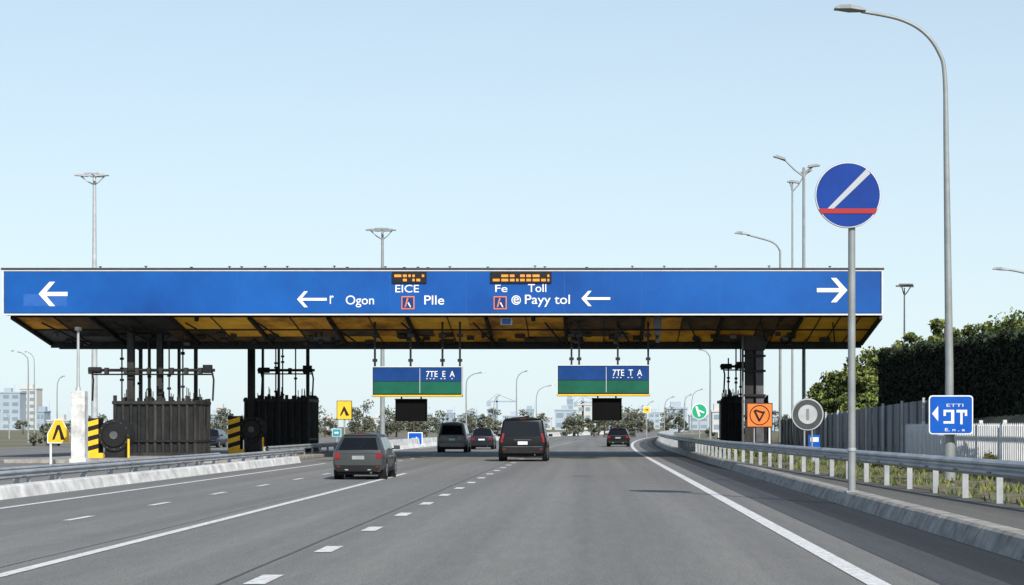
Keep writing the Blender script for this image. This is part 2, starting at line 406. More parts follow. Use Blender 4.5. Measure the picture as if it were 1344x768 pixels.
for s,h,w in ((.0,.07,.03),(.5,.06,.022),(.985,.25,.10)):
    for k in range(NC):
        p0=S(k/NC,s,h);p1=S((k+1)/NC,s,h); q0=S(k/NC,s);q1=S((k+1)/NC,s)
        dz=Vector((0,.3*w,w))
        b.add([p0-dz,p1-dz,p1+dz,p0+dz,q0-dz,q1-dz,q1+dz,q0+dz],[(0,1,2,3),(0,1,5,4),(3,2,6,7)],DSTEEL)
for i in range(70):
    u=random.uniform(.02,.98); s=random.uniform(.6,1); p=S(u,s,.14); a=random.uniform(.06,.3)
    b.box(p.x-a,p.x+a,p.y-.12,p.y+.1,p.z-.08,p.z+.1,random.choice([DSTEEL,DSTEEL2,DSTEEL,GSTEEL]))
for i in range(12):
    u=i/12+.03; b.tube([S(u,.1,.25),S(u+.02,.95,.28)],.045,DSTEEL,6)
b.tube([S(.01,1,.36),S(.99,1,.36)],.045,DSTEEL,8)
b.obj('canopy',G,recalc=False)
b=B()
def ibeam(px,D,w=.35,z1=None,m=DSTEEL):
    x=X(px,D); z1=z1 or zu+.5
    b.box(x-w,x+w,D-.18,D-.12,.1,z1,m); b.box(x-w,x+w,D+.12,D+.18,.1,z1,m); b.box(x-.05,x+.05,D-.119,D+.119,.1,z1,m)
ibeam(983,97.5,.22,m=DSTEEL2); ibeam(997,97.5,.2,m=GSTEEL); ibeam(990,99.5,.42)
b.box(X(972,97),X(1008,97),96.8,98.2,.1,.9,DSTEEL2)
b.prism([(X(962,97),zu),(X(1018,97),zu),(X(1004,97),zu-1.6),(X(977,97),zu-1.6)],97.1,97.9,DSTEEL2)
for zz in (2.2,3.3,4.6,5.4): b.box(X(975,97.2),X(1005,97.2),97.18,97.3,zz,zz+.12,DSTEEL)
b.tube([(X(975,97),97.1,.9),(X(975,97),97.1,6.5)],.06,GSTEEL,8)
for px,D,w in ((172,96,.17),(210,97,.15),(330,109,.2),(235,99,.05),(257,99,.07),(345,110,.05),(366,110,.05),(404,109,.08),(196,97,.04),(185,100,.05)):
    ibeam(px,D,w,m=DSTEEL if w<.1 else DSTEEL2)
b.obj('columns',G)
b=B()
D=94.3; x=X(863,D)
b.cyl((x,D,zu+.1),(x,D,Z(447,D)),.05,.05,DSTEEL,8); b.box(x-.2,x+.2,D-.4,D+.2,Z(432,D),Z(416,D),GSTEEL); b.cyl((x,D-.42,Z(437,D)),(x,D+.1,Z(437,D)),.16,.16,BLACK,12); b.box(x-.1,x+.1,D-.2,D+.1,Z(450,D),Z(441,D),BLACK)
x=X(665,94); b.box(x-.3,x+.3,93.7,93.9,Z(427,94),Z(418,94),GALVL); b.box(x-.22,x+.22,93.67,93.695,Z(426,94),Z(419,94),lb)
for px in (258,700,1025):
    x=X(px,94); b.cyl((x,94,zu-.25),(x,94,zu+.2),.10,.15,BLACK,10)
b.obj('cameras',G)

# hanging lane signs
def lanesign(p0,p1,py0,py1,D,txt,rods,box):
    b=B(); x0,x1=X(p0,D),X(p1,D); z0,z1=Z(py1,D),Z(py0,D); zm=(z0+z1)/2+.02
    b.box(x0,x1,D+.03,D+.3,z0,z1,DSTEEL)
    e=.07
    b.box(x0+e,x1-e,D-.0,D+.029,zm,z1-e,BLUED); b.box(x0+e,x1-e,D-.0,D+.029,z0+.16,zm-.003,GREEN)
    b.box(x0+.02,x1-.02,D-.02,D+.028,z0+.02,z0+.10,YEL)
    for a,c in ((x0,x0+.04),(x1-.04,x1)): b.box(a,c,D-.02,D+.029,z0+.105,z1,SWHITE)
    b.box(x0+.045,x1-.045,D-.02,D+.029,z1-.04,z1,SWHITE)
    xm=x0+(x1-x0)*.53; b.box(xm-.012,xm+.012,D-.012,D-.002,z0+.2,z1-.1,SWHITE)
    b.box(x0+.08,x1-.08,D-.010,D-.002,zm-.015,zm+.015,DSTEEL)
    b.text(txt,x0+(x1-x0)*.60,x1-.4,zm+.22,z1-.24,D-.012,WHITE)
    b.text('III II I',x0+(x1-x0)*.60,x1-.5,zm+.11,zm+.16,D-.012,SWHITE)
    for px in rods:
        x=X(px,D); b.box(x-.05,x+.05,D+.31,D+.42,z0 if px in (rods[0],rods[-1]) else z1-.1,zu+.65,DSTEEL)
        b.box(x-.12,x+.12,D+.305,D+.43,z1+.25,z1+.40,DSTEEL)
        b.box(x-.16,x+.16,D+.25,D+.5,zu-1.0,zu-.85,DSTEEL2)
    b.obj('overhead_lane_sign')
    b=B(); q0,q1,r0,r1=box; x0,x1=X(q0,D),X(q1,D); a0,a1=Z(r1,D),Z(r0,D)
    BX=mat('matt_black_display',(0.004,0.004,0.004),.8,.2,3,spec=.1)
    b.box(x0,x1,D+.02,D+.4,a0,a1,BX); 
    for (u0,u1,w0,w1) in ((x0,x1,a1-.04,a1),(x0,x1,a0,a0+.04),(x0,x0+.04,a0+.041,a1-.041),(x1-.04,x1,a0+.041,a1-.041)): b.box(u0,u1,D-.06,D+.019,w0,w1,BX)
    b.box(x0-.02,x1+.02,D-.22,D-.061,a1-.02,a1+.02,BX)
    for xx in (x0+.3,x1-.3): b.box(xx-.04,xx+.04,D+.1,D+.2,a1,z0+.02,DSTEEL)
    b.obj('lane_signal_display')
lanesign(488,607,481,521,94.6,'7TE  E  A',(491,538,580,603),(519,560,524,553))
lanesign(731,853,479,520,94.6,'7TE  T  A',(750,760,811,851),(777,816,523,552))

# ---------------------------------------------------------------- toll booths (ribbed steel enclosures)
def booth(p0,p1,py0,D,dep):
    b=B(); x0,x1=X(p0,D),X(p1,D); z1=Z(py0,D)
    b.box(x0+.1,x1-.1,D+.1,D+dep-.1,.15,z1-.3,DSTEEL)
    n=int((x1-x0)/.42)
    for i in range(n+1):
        x=x0+.1+(x1-x0-.2)*i/n
        b.cyl((x,D+.08,.18),(x,D+.08,z1-.2+random.uniform(-.05,.25)),.10,.10,random.choice([DSTEEL2,DSTEEL,DSTEEL2,DSTEEL2]),8)
    m=int(dep/.42)
    for i in range(m+1):
        y=D+.1+(dep-.2)*i/m; b.cyl((x1-.08,y,.18),(x1-.08,y,z1-.2+random.uniform(-.05,.2)),.10,.10,DSTEEL2,8)
    b.box(x0-.03,x1+.03,D-.05,D+dep,z1-.42,z1-.25,DSTEEL2); b.box(x0-.03,x1+.03,D-.05,D+dep,.9,1.0,DSTEEL)
    b.box(x0-.1,x1+.1,D-.1,D+dep+.1,.15,.35,DSTEEL2)
    for i in range(26):
        x=random.uniform(x0+.1,x1-.1); h=random.uniform(.1,.5); y=D+random.uniform(.2,dep-.2)
        b.box(x-.07,x+.07,y-.08,y+.08,z1-.30,z1-.25+h*.6,random.choice([DSTEEL,DSTEEL2]))
        b.cyl((x,y,z1-.25+h*.5),(x,y,z1+h),.025,.025,DSTEEL,6)
    b.obj('toll_booth')
booth(148,258,520,95,3.5); booth(320,405,518,109,4)
booth(946,976,520,112,3); booth(1000,1012,530,98.5,1.0)
def pipes(p0,p1,py,D):
    b=B(); z=Z(py,D)
    b.tube([(X(p0,D),D,z),(X(p1,D),D,z)],.08,DSTEEL,8)
    b.tube([(X(p0+6,D),D,z-.22),(X(p1-4,D),D,z-.22)],.04,DSTEEL,8)
    px=p0+3
    while px<p1:
        b.box(X(px,D)-.09,X(px,D)+.09,D-.15,D+.15,z-.2,z+.13,DSTEEL2); px+=random.uniform(14,26)
    for q in (p0+4,p1-4): b.tube([(X(q,D),D,z),(X(q,D)+.1,D,z-.5),(X(q,D)+.05,D,z-1.6)],.05,DSTEEL,6)
    b.cyl((X(p0+8,D)-.3,D,z),(X(p0+8,D)+.35,D,z),.17,.17,DSTEEL,12)
    b.box(X(p1-15,D),X(p1-4,D),D-.2,D+.2,z-.15,z+.28,DSTEEL)
    b.obj('pipe_rack')
pipes(116,282,486,95.5); pipes(338,413,486,109); pipes(945,982,481,111)
def masts(name,lst,D,z0):
    b=B()
    for px,py in lst:
        x=X(px,D); b.cyl((x,D,z0),(x,D,Z(py,D)),.045,.045,DSTEEL,6)
        for k in range(3):
            z=random.uniform(z0+.5,Z(py,D)); b.box(x-.09,x+.09,D-.08,D+.08,z,z+.12,DSTEEL)
    b.obj(name)
masts('service_mast',[(160,452),(183,455),(222,452),(240,440),(196,448)],97,3.0)
masts('service_mast',[(362,440),(371,452),(388,450)],111,3.0)
masts('service_mast',[(956,470),(966,450),(972,440)],113,3.0)

def cushion(p0,p1,d0,d1,py0,py1,D):
    b=B(); x0,x1=X(p0,D),X(p1,D); z0,z1=.2,Z(py0,D)
    b.box(x0,x1,D+.02,D+.9,z0,z1,BLACK)
    n=4; hh=(z1-z0)/n; w=x1-x0
    for i in range(n):
        za=z0+hh*i; b.prism([(x0,za),(x1,za+hh*.4),(x1,za+hh*.92),(x0,za+hh*.52)],D-.02,D+.018,YEL)
    xc=X((d0+d1)/2,D); r=(d1-d0)/2*D/F; zc=z1-r-.05
    b.cyl((xc,D+.1,zc),(xc,D+1.2,zc),r,r,RUB,28); b.cyl((xc,D+.02,zc),(xc,D+.1,zc),r*.72,r*.8,BLACK,28); b.cyl((xc,D-.03,zc),(xc,D+.02,zc),r*.25,r*.25,GSTEEL,16)
    for i in range(12):
        a=i*math.pi/6; b.cyl((xc+r*.87*math.cos(a),D+.06,zc+r*.87*math.sin(a)),(xc+r*.87*math.cos(a),D+.1,zc+r*.87*math.sin(a)),.03,.03,GSTEEL,6)
    b.box(xc-r*.6,xc+r*.6,D+.2,D+1.1,.18,zc-r*.7,DSTEEL)
    b.box(x0+.1,x1+.3,D-.3,D-.05,.0,.42,YEL)
    b.cyl((X(d1,D),D-.2,0),(X(d1,D),D-.2,1.1),.06,.06,YEL,8)
    b.obj('crash_cushion')
cushion(110,129,128,170,549,600,89); cushion(299,315,313,346,546,597,103)

b=B(); D=77; b.box(X(93,D),X(111,D),D,D+.55,0,Z(513,D),CONCW); b.box(X(91,D),X(113,D),D-.05,D+.6,0,.35,CONCW)
b.cyl((X(100,D),D+.3,Z(513,D)),(X(100,D),D+.3,Z(432,D)),.07,.05,GALVL,10); b.box(X(97,D),X(103,D),D+.1,D+.5,Z(434,D),Z(429,D),GSTEEL)
b.cyl((X(100,D),D+.3,Z(520,D)),(X(100,D),D+.3,Z(508,D)),.13,.1,GALVL,10)
b.obj('gate_pillar',bevel=.02)

# ---------------------------------------------------------------- road signs
def post(b,x,D,z0,z1,r=.04,m=None): b.cyl((x,D+.06,z0),(x,D+.06,z1),r,r,m or GALV,10)
def warn(name,p0,p1,py0,py1,D,z0,col):
    b=B(); x0,x1=X(p0,D),X(p1,D); a0,a1=Z(py1,D),Z(py0,D); xm=(x0+x1)/2; zm=(a0+a1)/2; w=x1-x0
    b.box(x0,x1,D-.01,D+.015,a0,a1,BLACK); b.box(x0+.03,x1-.03,D-.016,D-.011,a0+.03,a1-.03,col)
    b.prism([(xm-.30*w,a0+.2),(xm-.2*w,a0+.2),(xm+.02*w,a1-.45),(xm-.03*w,a1-.25)],D-.022,D-.017,BLACK)
    b.prism([(xm+.33*w,a0+.2),(xm+.1*w,a0+.2),(xm-.04*w,zm+.05),(xm,a1-.25)],D-.028,D-.023,BLACK)
    post(b,xm,D,z0,a1-.05); b.obj(name)
warn('warning_sign',442,462,526,551,88,0,YEL)
b=B(); D=80; x0,x1=X(62,D),X(92,D); xm=(x0+x1)/2; a0=Z(582,D);a1=Z(550,D)
def penta(e,y0,y1,m): b.prism([(x0+e,a0+e),(x1-e,a0+e),(x1-e,a0+.42),(xm+.14,a1-e),(xm-.14,a1-e),(x0+e,a0+.42)],y0,y1,m)
penta(0,D-.01,D+.02,WHITE); penta(.04,D-.016,D-.011,YEL)
b.prism([(xm-.28,a0+.16),(xm-.18,a0+.16),(xm+.03,a1-.38),(xm+.02,a1-.25),(xm-.08,a1-.28)],D-.022,D-.017,BLACK)
b.prism([(xm+.28,a0+.16),(xm+.1,a0+.16),(xm+.06,a0+.4),(xm-.02,a1-.33),(xm+.06,a1-.25)],D-.028,D-.023,BLACK)
post(b,X(66,D),D,0,a1-.5,.05,WHITE); b.obj('warning_sign')

b=B(); D=84; x0,x1=X(980,D),X(1014,D); a0,a1=Z(561,D),Z(529,D); xm=(x0+x1)/2; zm=(a0+a1)/2; w=x1-x0
b.box(x0,x1,D-.01,D+.02,a0,a1,BLACK); b.box(x0+.04,x1-.04,D-.016,D-.011,a0+.04,a1-.04,ORANGE)
for i in range(28):
    a=2*math.pi*i/28;c2=2*math.pi*(i+1)/28; 
    b.add([(xm+r*math.cos(t),D-.02,zm+r*math.sin(t)) for r,t in ((.42,a),(.47,a),(.47,c2),(.42,c2))],[(0,1,2,3)],BLACK)
b.obox((xm-.13,D-.024,zm-.02),.05,.004,.27,BLACK,-.45,'Y'); b.obox((xm+.1,D-.034,zm-.05),.04,.004,.26,BLACK,.5,'Y'); b.obox((xm-.02,D-.044,zm+.18),.2,.004,.035,BLACK,.3,'Y')
post(b,X(990,D),D,.28,a1-.1,.04); post(b,X(1010,D),D,.28,a1-.1,.05,WHITE); b.obj('orange_warning_sign')
b=B(); D=70; xm=X(1060,D); zm=Z(544,D); R=21*D/F
b.disc((xm,zm),R,D,D+.05,GALVL,40); b.disc((xm,zm),R*.92,D-.02,D-.001,mat('ring_dark',(0.05,0.055,0.06),.5,.2,3),40); b.disc((xm,zm),R*.6,D-.04,D-.021,GALVL,36)
b.obox((xm,D-.05,zm),.05,.006,R*.35,mat('ring_grey',(0.2,0.21,0.22),.5),0,'Y')
post(b,X(1056,D),D,.28,zm-.2,.035); post(b,X(1066,D),D,.28,zm-.2,.035); b.obj('round_sign')
b=B(); x=X(1069,72); b.box(x-.22,x+.22,72,72.3,Z(588,72),Z(571,72),BLUE2); b.box(x-.16,x+.16,71.98,71.995,Z(580,72),Z(574,72),WHITE); b.box(x-.05,x+.05,72.1,72.2,.28,Z(588,72),GALV); b.obj('utility_box')
b=B(); D=39.5; xm=X(1113,D); zm=Z(256,D); R=43.5*D/F; xp=X(1119,D)
b.disc((xm,zm),R,D-.01,D+.03,GALVD,56); b.disc((xm,zm),R*.985,D-.02,D-.011,SWHITE,56); b.disc((xm,zm),R*.955,D-.03,D-.021,mat('round_blue',(0.005,0.04,0.25),.35,.12,1.5,spec=.25),56)
b.prism([(X(1086,D),Z(274,D)),(X(1092,D),Z(276,D)),(X(1142,D),Z(228,D)),(X(1137,D),Z(222,D))],D-.037,D-.031,mat('stripe_grey_white',(.42,.44,.47),.5,.05,3))
b.prism([(X(1077,D),Z(280.5,D)),(X(1149,D),Z(280.5,D)),(X(1151,D),Z(274,D)),(X(1075,D),Z(274,D))],D-.044,D-.038,RED)
b.cyl((xp,D+.13,.28),(xp,D+.13,Z(225,D)),.085,.075,GALVD,14)
for zz in (zm-.35,zm+.3): b.box(xp-.25,xp+.25,D+.03,D+.06,zz,zz+.06,GALV)
b.box(xp-.13,xp+.13,D-.0,D+.26,.28,.31,GALV)
b.cyl((xp,D+.13,Z(592,D)),(xp,D+.13,Z(588,D)),.1,.1,GALV,12)
b.obj('round_traffic_sign')

# ---------------------------------------------------------------- street lamps
def lamp(path,D,r0,r1,head,m=GALVD,base=.0):
    b=B(); pts=[P(px,py,D) for px,py in path]; pts.insert(0,Vector((pts[0].x,D,base)))
    out=[pts[0]]
    for i in range(1,len(pts)-1):
        p0,p1,p2,p3=pts[i-1],pts[i],pts[i+1],pts[min(i+2,len(pts)-1)]
        if i==1: p0=p1-(p2-p1)
        for k in range(6):
            t=k/6; out.append(.5*((2*p1)+(-p0+p2)*t+(2*p0-5*p1+4*p2-p3)*t*t+(-p0+3*p1-3*p2+p3)*t**3))
    out.append(pts[-1])
    zs_=out[-1].z
    b.tube(out,[r0+(r1-r0)*min(1,max(0,o.z/max(zs_,.1)))**1.5 if i else r0*1.1 for i,o in enumerate(out)],m,12)
    b.cyl((pts[0].x,D,base),(pts[0].x,D,base+1.0),r0*1.4,r0*1.35,m,14)
    (ha,hb,hy,hh)=head
    xa,xb=X(ha,D),X(hb,D); za=Z(hy,D); k=hh*D/F; s=1 if xb>xa else -1
    L=abs(xb-xa)
    prof=[(0,0.0),(.15,.38),(.5,.45),(.85,.32),(1.0,.15)]
    vs=[];fs=[]
    for t,hgt in prof:
        x=xa+s*L*t; w=.16*(.4+1.2*math.sin(math.pi*min(.9,max(.12,t)))); zc=za-(t*.25*k)
        vs+=[(x,D-w,zc-.12*k),(x,D-w*.7,zc+hgt*k),(x,D+w*.7,zc+hgt*k),(x,D+w,zc-.12*k)]
    for i in range(len(prof)-1):
        for q in range(4): fs.append((i*4+q,i*4+(q+1)%4,i*4+4+(q+1)%4,i*4+4+q))
    fs+=[(0,1,2,3),(16,17,18,19)]
    b.add(vs,fs,m)
    b.obj('street_lamp')
lamp([(1246,480),(1242,200),(1240,100),(1232,68),(1212,42),(1180,25),(1130,15)],47,.115,.045,(1095,1136,11,11),base=.3)
b=B(); D=46.6; x0,x1=X(1219,D),X(1277,D); a0,a1=Z(570,D),Z(519,D)
def rrect(x0,x1,z0,z1,r,y0,y1,m):
    pts=[]
    for cx,cz,a in ((x1-r,z1-r,0),(x0+r,z1-r,90),(x0+r,z0+r,180),(x1-r,z0+r,270)):
        for k in range(5): t=math.radians(a+k*22.5); pts.append((cx+r*math.cos(t),cz+r*math.sin(t)))
    b.prism(pts,y0,y1,m)
rrect(x0,x1,a0,a1,.09,D-.02,D+.01,WHITE); rrect(x0+.03,x1-.03,a0+.03,a1-.03,.07,D-.03,D-.021,BLUE2)
yy=D-.034
def bar(px0,px1,py0,py1): b.box(X(px0,D),X(px1,D),yy-.004,yy,Z(py1,D),Z(py0,D),WHITE)
bar(1238,1252,538,541); bar(1248,1252,541.2,556); bar(1238,1247.8,553,556); bar(1238,1241,541.2,546)
bar(1255,1269,538,541.5); bar(1260,1263,541.7,557); bar(1266,1269,541.7,546)
b.text('ETTI',X(1242,D),X(1264,D),Z(534,D),Z(530,D),yy,SWHITE); b.text('E. n . a',X(1240,D),X(1266,D),Z(566,D),Z(562,D),yy,WHITE)
b.prism([(X(1223,D),Z(543,D)),(X(1231,D),Z(533,D)),(X(1231,D),Z(553,D))],yy-.003,yy,WHITE)
b.box(x0+.3,x1-.3,D+.011,D+.18,(a0+a1)/2-.25,(a0+a1)/2-.2,GALV); b.box(x0+.3,x1-.3,D+.011,D+.18,(a0+a1)/2+.2,(a0+a1)/2+.25,GALV)
b.obj('direction_sign',recalc=False)
def highmast(pc,pt,D,halfL,halfR,r=.16,m=GALVD):
    b=B(); x=X(pc,D); zt=Z(pt,D)
    b.cyl((x,D,0),(x,D,zt),r*1.3,r*.6,m,12)
    xa,xb=x-halfL*D/F,x+halfR*D/F; k=D/F; z1=zt+2*k
    b.tube([(xa,D,z1+1.5*k),(x,D,z1),(xb,D,z1+1*k)],.06,m,8)
    for s in (xa,xb):
        b.tube([(x,D,zt-10*k),(x+(s-x)*.35,D,zt-5*k),(x+(s-x)*.7,D,z1)],.05,m,6)
        d=1 if s>x else -1
        b.prism([(s,z1+.5*k),(s-d*17*k,z1-1*k),(s-d*16*k,z1+2.2*k),(s-d*5*k,z1+2.6*k)],D-.25,D+.25,m)
    for yy in (D-.9,D+.9): b.box(x-9*k,x+9*k,yy-.12,yy+.12,z1+.5*k,z1+2.5*k,m); b.tube([(x,D,z1),(x,yy,z1+1*k)],.05,m,6)
    b.obj('street_lamp')
highmast(124,233,140,26,19,.2,GALVL); highmast(502,305,180,22,18,.2); highmast(1187,378,170,5,12,.1,GSTEEL)
def twinlamp(pc,pt,D,la,ra,r=.12):
    b=B(); x=X(pc,D); k=D/F; zt=Z(pt,D)
    b.cyl((x,D,0),(x,D,zt),r,r*.7,GALVD,12)
    for dx,dz in (la,ra):
        s=1 if dx>0 else -1
        b.tube([(x,D,zt-12*k),(x+dx*.3*k,D,zt-3*k),(x+dx*.6*k,D,zt+dz*.6*k),(x+dx*k,D,zt+dz*k)],.05,GALVD,8)
        ex=x+dx*k; ez=zt+dz*k; b.prism([(ex,ez-1*k),(ex-s*16*k,ez-2.5*k-dz*.2*k),(ex-s*15*k,ez+.6*k-dz*.2*k),(ex-s*4*k,ez+1.4*k)],D-.2,D+.2,GALVD)
    b.obj('street_lamp')
twinlamp(1055,220,110,(-40,15),(21,3)); twinlamp(1040,240,150,(-7,2),(26,17),.1)
lamp([(1024,480),(1024,345),(1023,328),(1014,318),(995,312),(980,308)],120,.1,.06,(964,984,306,6))
lamp([(1366,480),(1366,385),(1362,368),(1350,360),(1335,356),(1322,354)],100,.1,.06,(1303,1324,353,6),base=2)
for pc,pt,D,dx in ((37,462,190,-18),(45,463,260,-10),(75,495,230,8),(678,488,230,14),(704,507,300,20),(612,490,200,20),(932,460,170,-12),(872,522,300,12),(898,519,330,9),(908,512,310,14),(648,520,330,8),(848,528,360,9),(12,540,250,-10)):
    lamp([(pc,545),(pc,pt+16),(pc+dx*.15,pt+6),(pc+dx*.5,pt+1),(pc+dx*.8,pt)],D,.09,.05,(pc+dx*1.25,pc+dx*.75,pt-1,3.5))

b=B(); D=175; xm=X(918,D); zm=Z(540,D); R=10.5*D/F; b.disc((xm,zm),R,D,D+.05,WHITE,28); b.disc((xm,zm),R*.9,D-.03,D-.002,GREENB,28)
b.obox((xm-.15,D-.04,zm),.1,.005,.5,WHITE,-.3,'Y'); b.obox((xm+.12,D-.052,zm+.0),.35,.005,.08,WHITE,.4,'Y'); post(b,xm,D,0,zm,.06); b.obj('green_round_sign')
for px,py,D,w,m,nm in ((849,538,260,.5,YEL,'yellow_sign'),(545,576,150,.6,BLUE2,'blue_sign'),(952,575,130,.5,mat('teal',(0.02,.3,.3),.5),'teal_sign'),(1088,578,150,.5,RED,'red_sign'),(442,568,130,.32,mat('teal2',(0.02,.3,.38),.5),'teal_sign')):
    b=B(); x=X(px,D); z=Z(py,D); b.box(x-w,x+w,D,D+.05,z-w*.9,z+w*.9,WHITE); b.box(x-w*.88,x+w*.88,D-.02,D-.002,z-w*.78,z+w*.78,m)
    b.prism([(x-w*.5,z-.06),(x+w*.1,z-.06),(x+w*.1,z-w*.3),(x+w*.5,z),(x+w*.1,z+w*.3),(x+w*.1,z+.06),(x-w*.5,z+.06)],D-.03,D-.021,WHITE if m!=YEL else BLACK)
    post(b,x,D,0,z,.05); b.obj(nm)
b=B(); D=120; x=X(1094,D); b.cyl((x,D,.3),(x,D,Z(500,D)),.08,.08,GSTEEL,10); b.box(x-.22,x+.22,D-.3,D-.05,Z(515,D),Z(492,D),BLACK)
for k,mm in enumerate((RED,YEL,GREENB)): zz=Z(496+k*7.5,D); b.cyl((x,D-.36,zz),(x,D-.3,zz),.13,.13,mm,12); b.prism([(x-.17,zz+.12),(x+.17,zz+.12),(x+.13,zz+.18),(x-.13,zz+.18)],D-.5,D-.3,BLACK)
b.box(x-.25,x+.25,D-.1,D-.02,Z(532,D),Z(520,D),ORANGE)
b.obj('traffic_light')

# ---------------------------------------------------------------- fences & hedge
fm=mat('grey_fence',(0.17,0.18,0.195),0.7,0.3,1.2,stretch=(1,1,.2))
b=B(); n=60
pp=[(11.45+curve(y),y) for y in [58+52*i/n for i in range(n+1)]]
for i in range(n):
    (xa,ya),(xb,yb)=pp[i],pp[i+1]; zt=2.65-.55*(i/n); off=.07*(i%2)
    b.add([(xa-off,ya,.3),(xb-off,yb,.3),(xb-off,yb,zt),(xa-off,ya,zt),(xa-off+.06,ya,.3),(xb-off+.06,yb,.3),(xb-off+.06,yb,zt),(xa-off+.06,ya,zt)],[(0,1,2,3),(4,5,6,7),(0,3,7,4),(1,2,6,5),(3,2,6,7)],fm)
    if i%5==0: b.box(xa-.16,xa-.08,ya-.05,ya+.05,.3,zt+.08,GALVL)
b.obj('corrugated_fence',recalc=True)
pk=mat('pale_picket',(0.62,0.63,0.64),0.6,0.15,2)
b=B(); y=34
while y<64:
    x=11.0; b.box(x-.03,x+.03,y-.05,y+.05,.33,1.72,pk); b.prism([(x-.03,1.72),(x+.03,1.72),(x,1.80)],y-.03,y+.03,pk); y+=.24
for z in (.6,1.45): b.box(11.035,11.08,34,64,z,z+.07,pk)
for y in range(34,64,3): b.box(11.03,11.13,y-.05,y+.05,.3,1.88,pk)
b.obj('picket_fence')
b=B()
def hx(y): return 13.3-(y-40)*.035
def ht(y): return 4.50+.012*(y-55)+.08*math.sin(y*1.7)+.05*math.sin(y*4.1)
ys=[40+i*1.0 for i in range(37)]
for i in range(len(ys)-1):
    a,c=ys[i],ys[i+1]
    v=[(hx(a),a,1.5),(hx(c),c,1.5),(hx(c),c,ht(c)-.12),(hx(a),a,ht(a)-.12)]; v+=[(p[0]+.6,p[1],p[2]) for p in v]
    b.add(v,[(0,1,2,3),(4,5,6,7),(3,2,6,7),(0,3,7,4),(1,2,6,5)],HEDGE_D)
for i in range(24000):
    y=random.uniform(40,76); z=random.uniform(1.6,ht(y)); 
    streak=math.sin(y*9.0)+.6*math.sin(y*23+z*.6)
    mm=HEDGE_D if random.random()<.62+.25*streak else HEDGE_M
    if z>ht(y)-.2 and random.random()<.3: mm=LEAF_D
    b.leaf((hx(y)-random.uniform(.0,.12)-.05*streak,y,z),.09,mm)
for i in range(5000):
    y=random.uniform(40,76); b.leaf((hx(y)+random.uniform(-.1,.6),y,ht(y)+random.uniform(-.15,.10)),.09,random.choice([HEDGE_M,HEDGE_M,LEAF_D]))
for i in range(1800):
    b.leaf((hx(76)+random.uniform(-.05,.65),76+random.uniform(-.05,.1),random.uniform(1.6,ht(76))),.10,random.choice([HEDGE_D,HEDGE_M]))
b.obj('ivy_hedge',recalc=False,loc0=False)

# ---------------------------------------------------------------- trees
def tree(x,y,z0,h,w,ms,n=26,per=90,leaf=.16):
    b=B()
    tr=[Vector((x,y,z0)),Vector((x+random.uniform(-.1,.1),y,z0+h*.3)),Vector((x+random.uniform(-.2,.2),y,z0+h*.62)),Vector((x,y,z0+h*.9))]
    r=h*.022+.03; b.tube(tr,[r,r*.75,r*.45,r*.12],BARK,8)
    for i in range(n):
        t=random.uniform(.35,1.0); a=random.random()*6.28; rr=w*random.uniform(.25,1)*math.sin(math.pi*min(.93,t*.85))
        c=Vector((x+rr*math.cos(a),y+rr*math.sin(a),z0+h*t-.1*h))
        s=tr[1].lerp(tr[3],max(0,min(1,t-.35)));
        b.tube([s,s.lerp(c,.5)+Vector((0,0,-.05*h)),c],[r*.35,r*.22,r*.06],BARK,5)
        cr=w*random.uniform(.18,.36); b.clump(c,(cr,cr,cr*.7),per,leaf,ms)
    b.obj('deciduous_tree',recalc=False)
G3=[LEAF_D,LEAF_M,LEAF_L]
for px,py,D,w in ((1350,404,84,2.2),(1312,418,88,1.8),(1265,422,92,1.4),(1240,410,90,1.0),(1205,432,95,1.6),(1178,440,100,1.4),(1290,416,100,1.6),(1220,438,86,1.5)):
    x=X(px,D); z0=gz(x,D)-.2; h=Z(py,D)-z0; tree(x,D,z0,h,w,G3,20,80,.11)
for px,py,D,w in ((1142,458,104,1.8),(1120,470,108,1.7),(1150,470,98,1.4),(1098,484,112,1.5),(1128,488,100,1.5),(1082,502,118,1.4),(1105,508,106,1.4),(1146,500,94,1.3),(1070,522,124,1.2),(1088,530,112,1.0),(1115,520,99,1.2),(1135,525,92,1.1)):
    x=X(px,D); z0=gz(x,D)-.1; h=max(1.0,Z(py,D)-z0); b=B()
    for k in range(24):
        t=random.random(); a=random.random()*6.28; rr=w*random.random()*(1-.45*t)
        c=(x+rr*math.cos(a),D+rr*math.sin(a),z0+h*t*.93+.1)
        b.tube([(x,D,z0),c],[.05,.02],BARK,5)
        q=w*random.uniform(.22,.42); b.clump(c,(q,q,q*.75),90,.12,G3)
    b.obj('shrub',recalc=False)
def treeline(x0,x1,D,hmin,hmax,n,ms,leaf,name='distant_tree_line'):
    b=B()
    for i in range(n):
        x=random.uniform(x0,x1); y=D+random.uniform(-15,40); h=hmin+(hmax-hmin)*random.random()**1.8
        b.cyl((x,y,0),(x,y,h*.7),.18,.06,BARK,5)
        for k in range(9):
            t=random.uniform(.2,1); r=h*.22*random.uniform(.6,1.2)
            b.clump((x+random.uniform(-1,1)*h*.35,y+random.uniform(-1,1),h*t),(r,r,r*.8),36,leaf,ms)
    b.obj(name,recalc=False,loc0=False)
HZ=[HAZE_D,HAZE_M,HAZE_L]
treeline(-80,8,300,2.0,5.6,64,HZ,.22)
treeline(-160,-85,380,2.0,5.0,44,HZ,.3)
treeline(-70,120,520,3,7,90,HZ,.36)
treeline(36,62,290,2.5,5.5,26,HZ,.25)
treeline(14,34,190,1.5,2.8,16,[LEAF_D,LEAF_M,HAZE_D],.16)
treeline(-60,-38,170,1.0,2.2,18,HZ,.15)

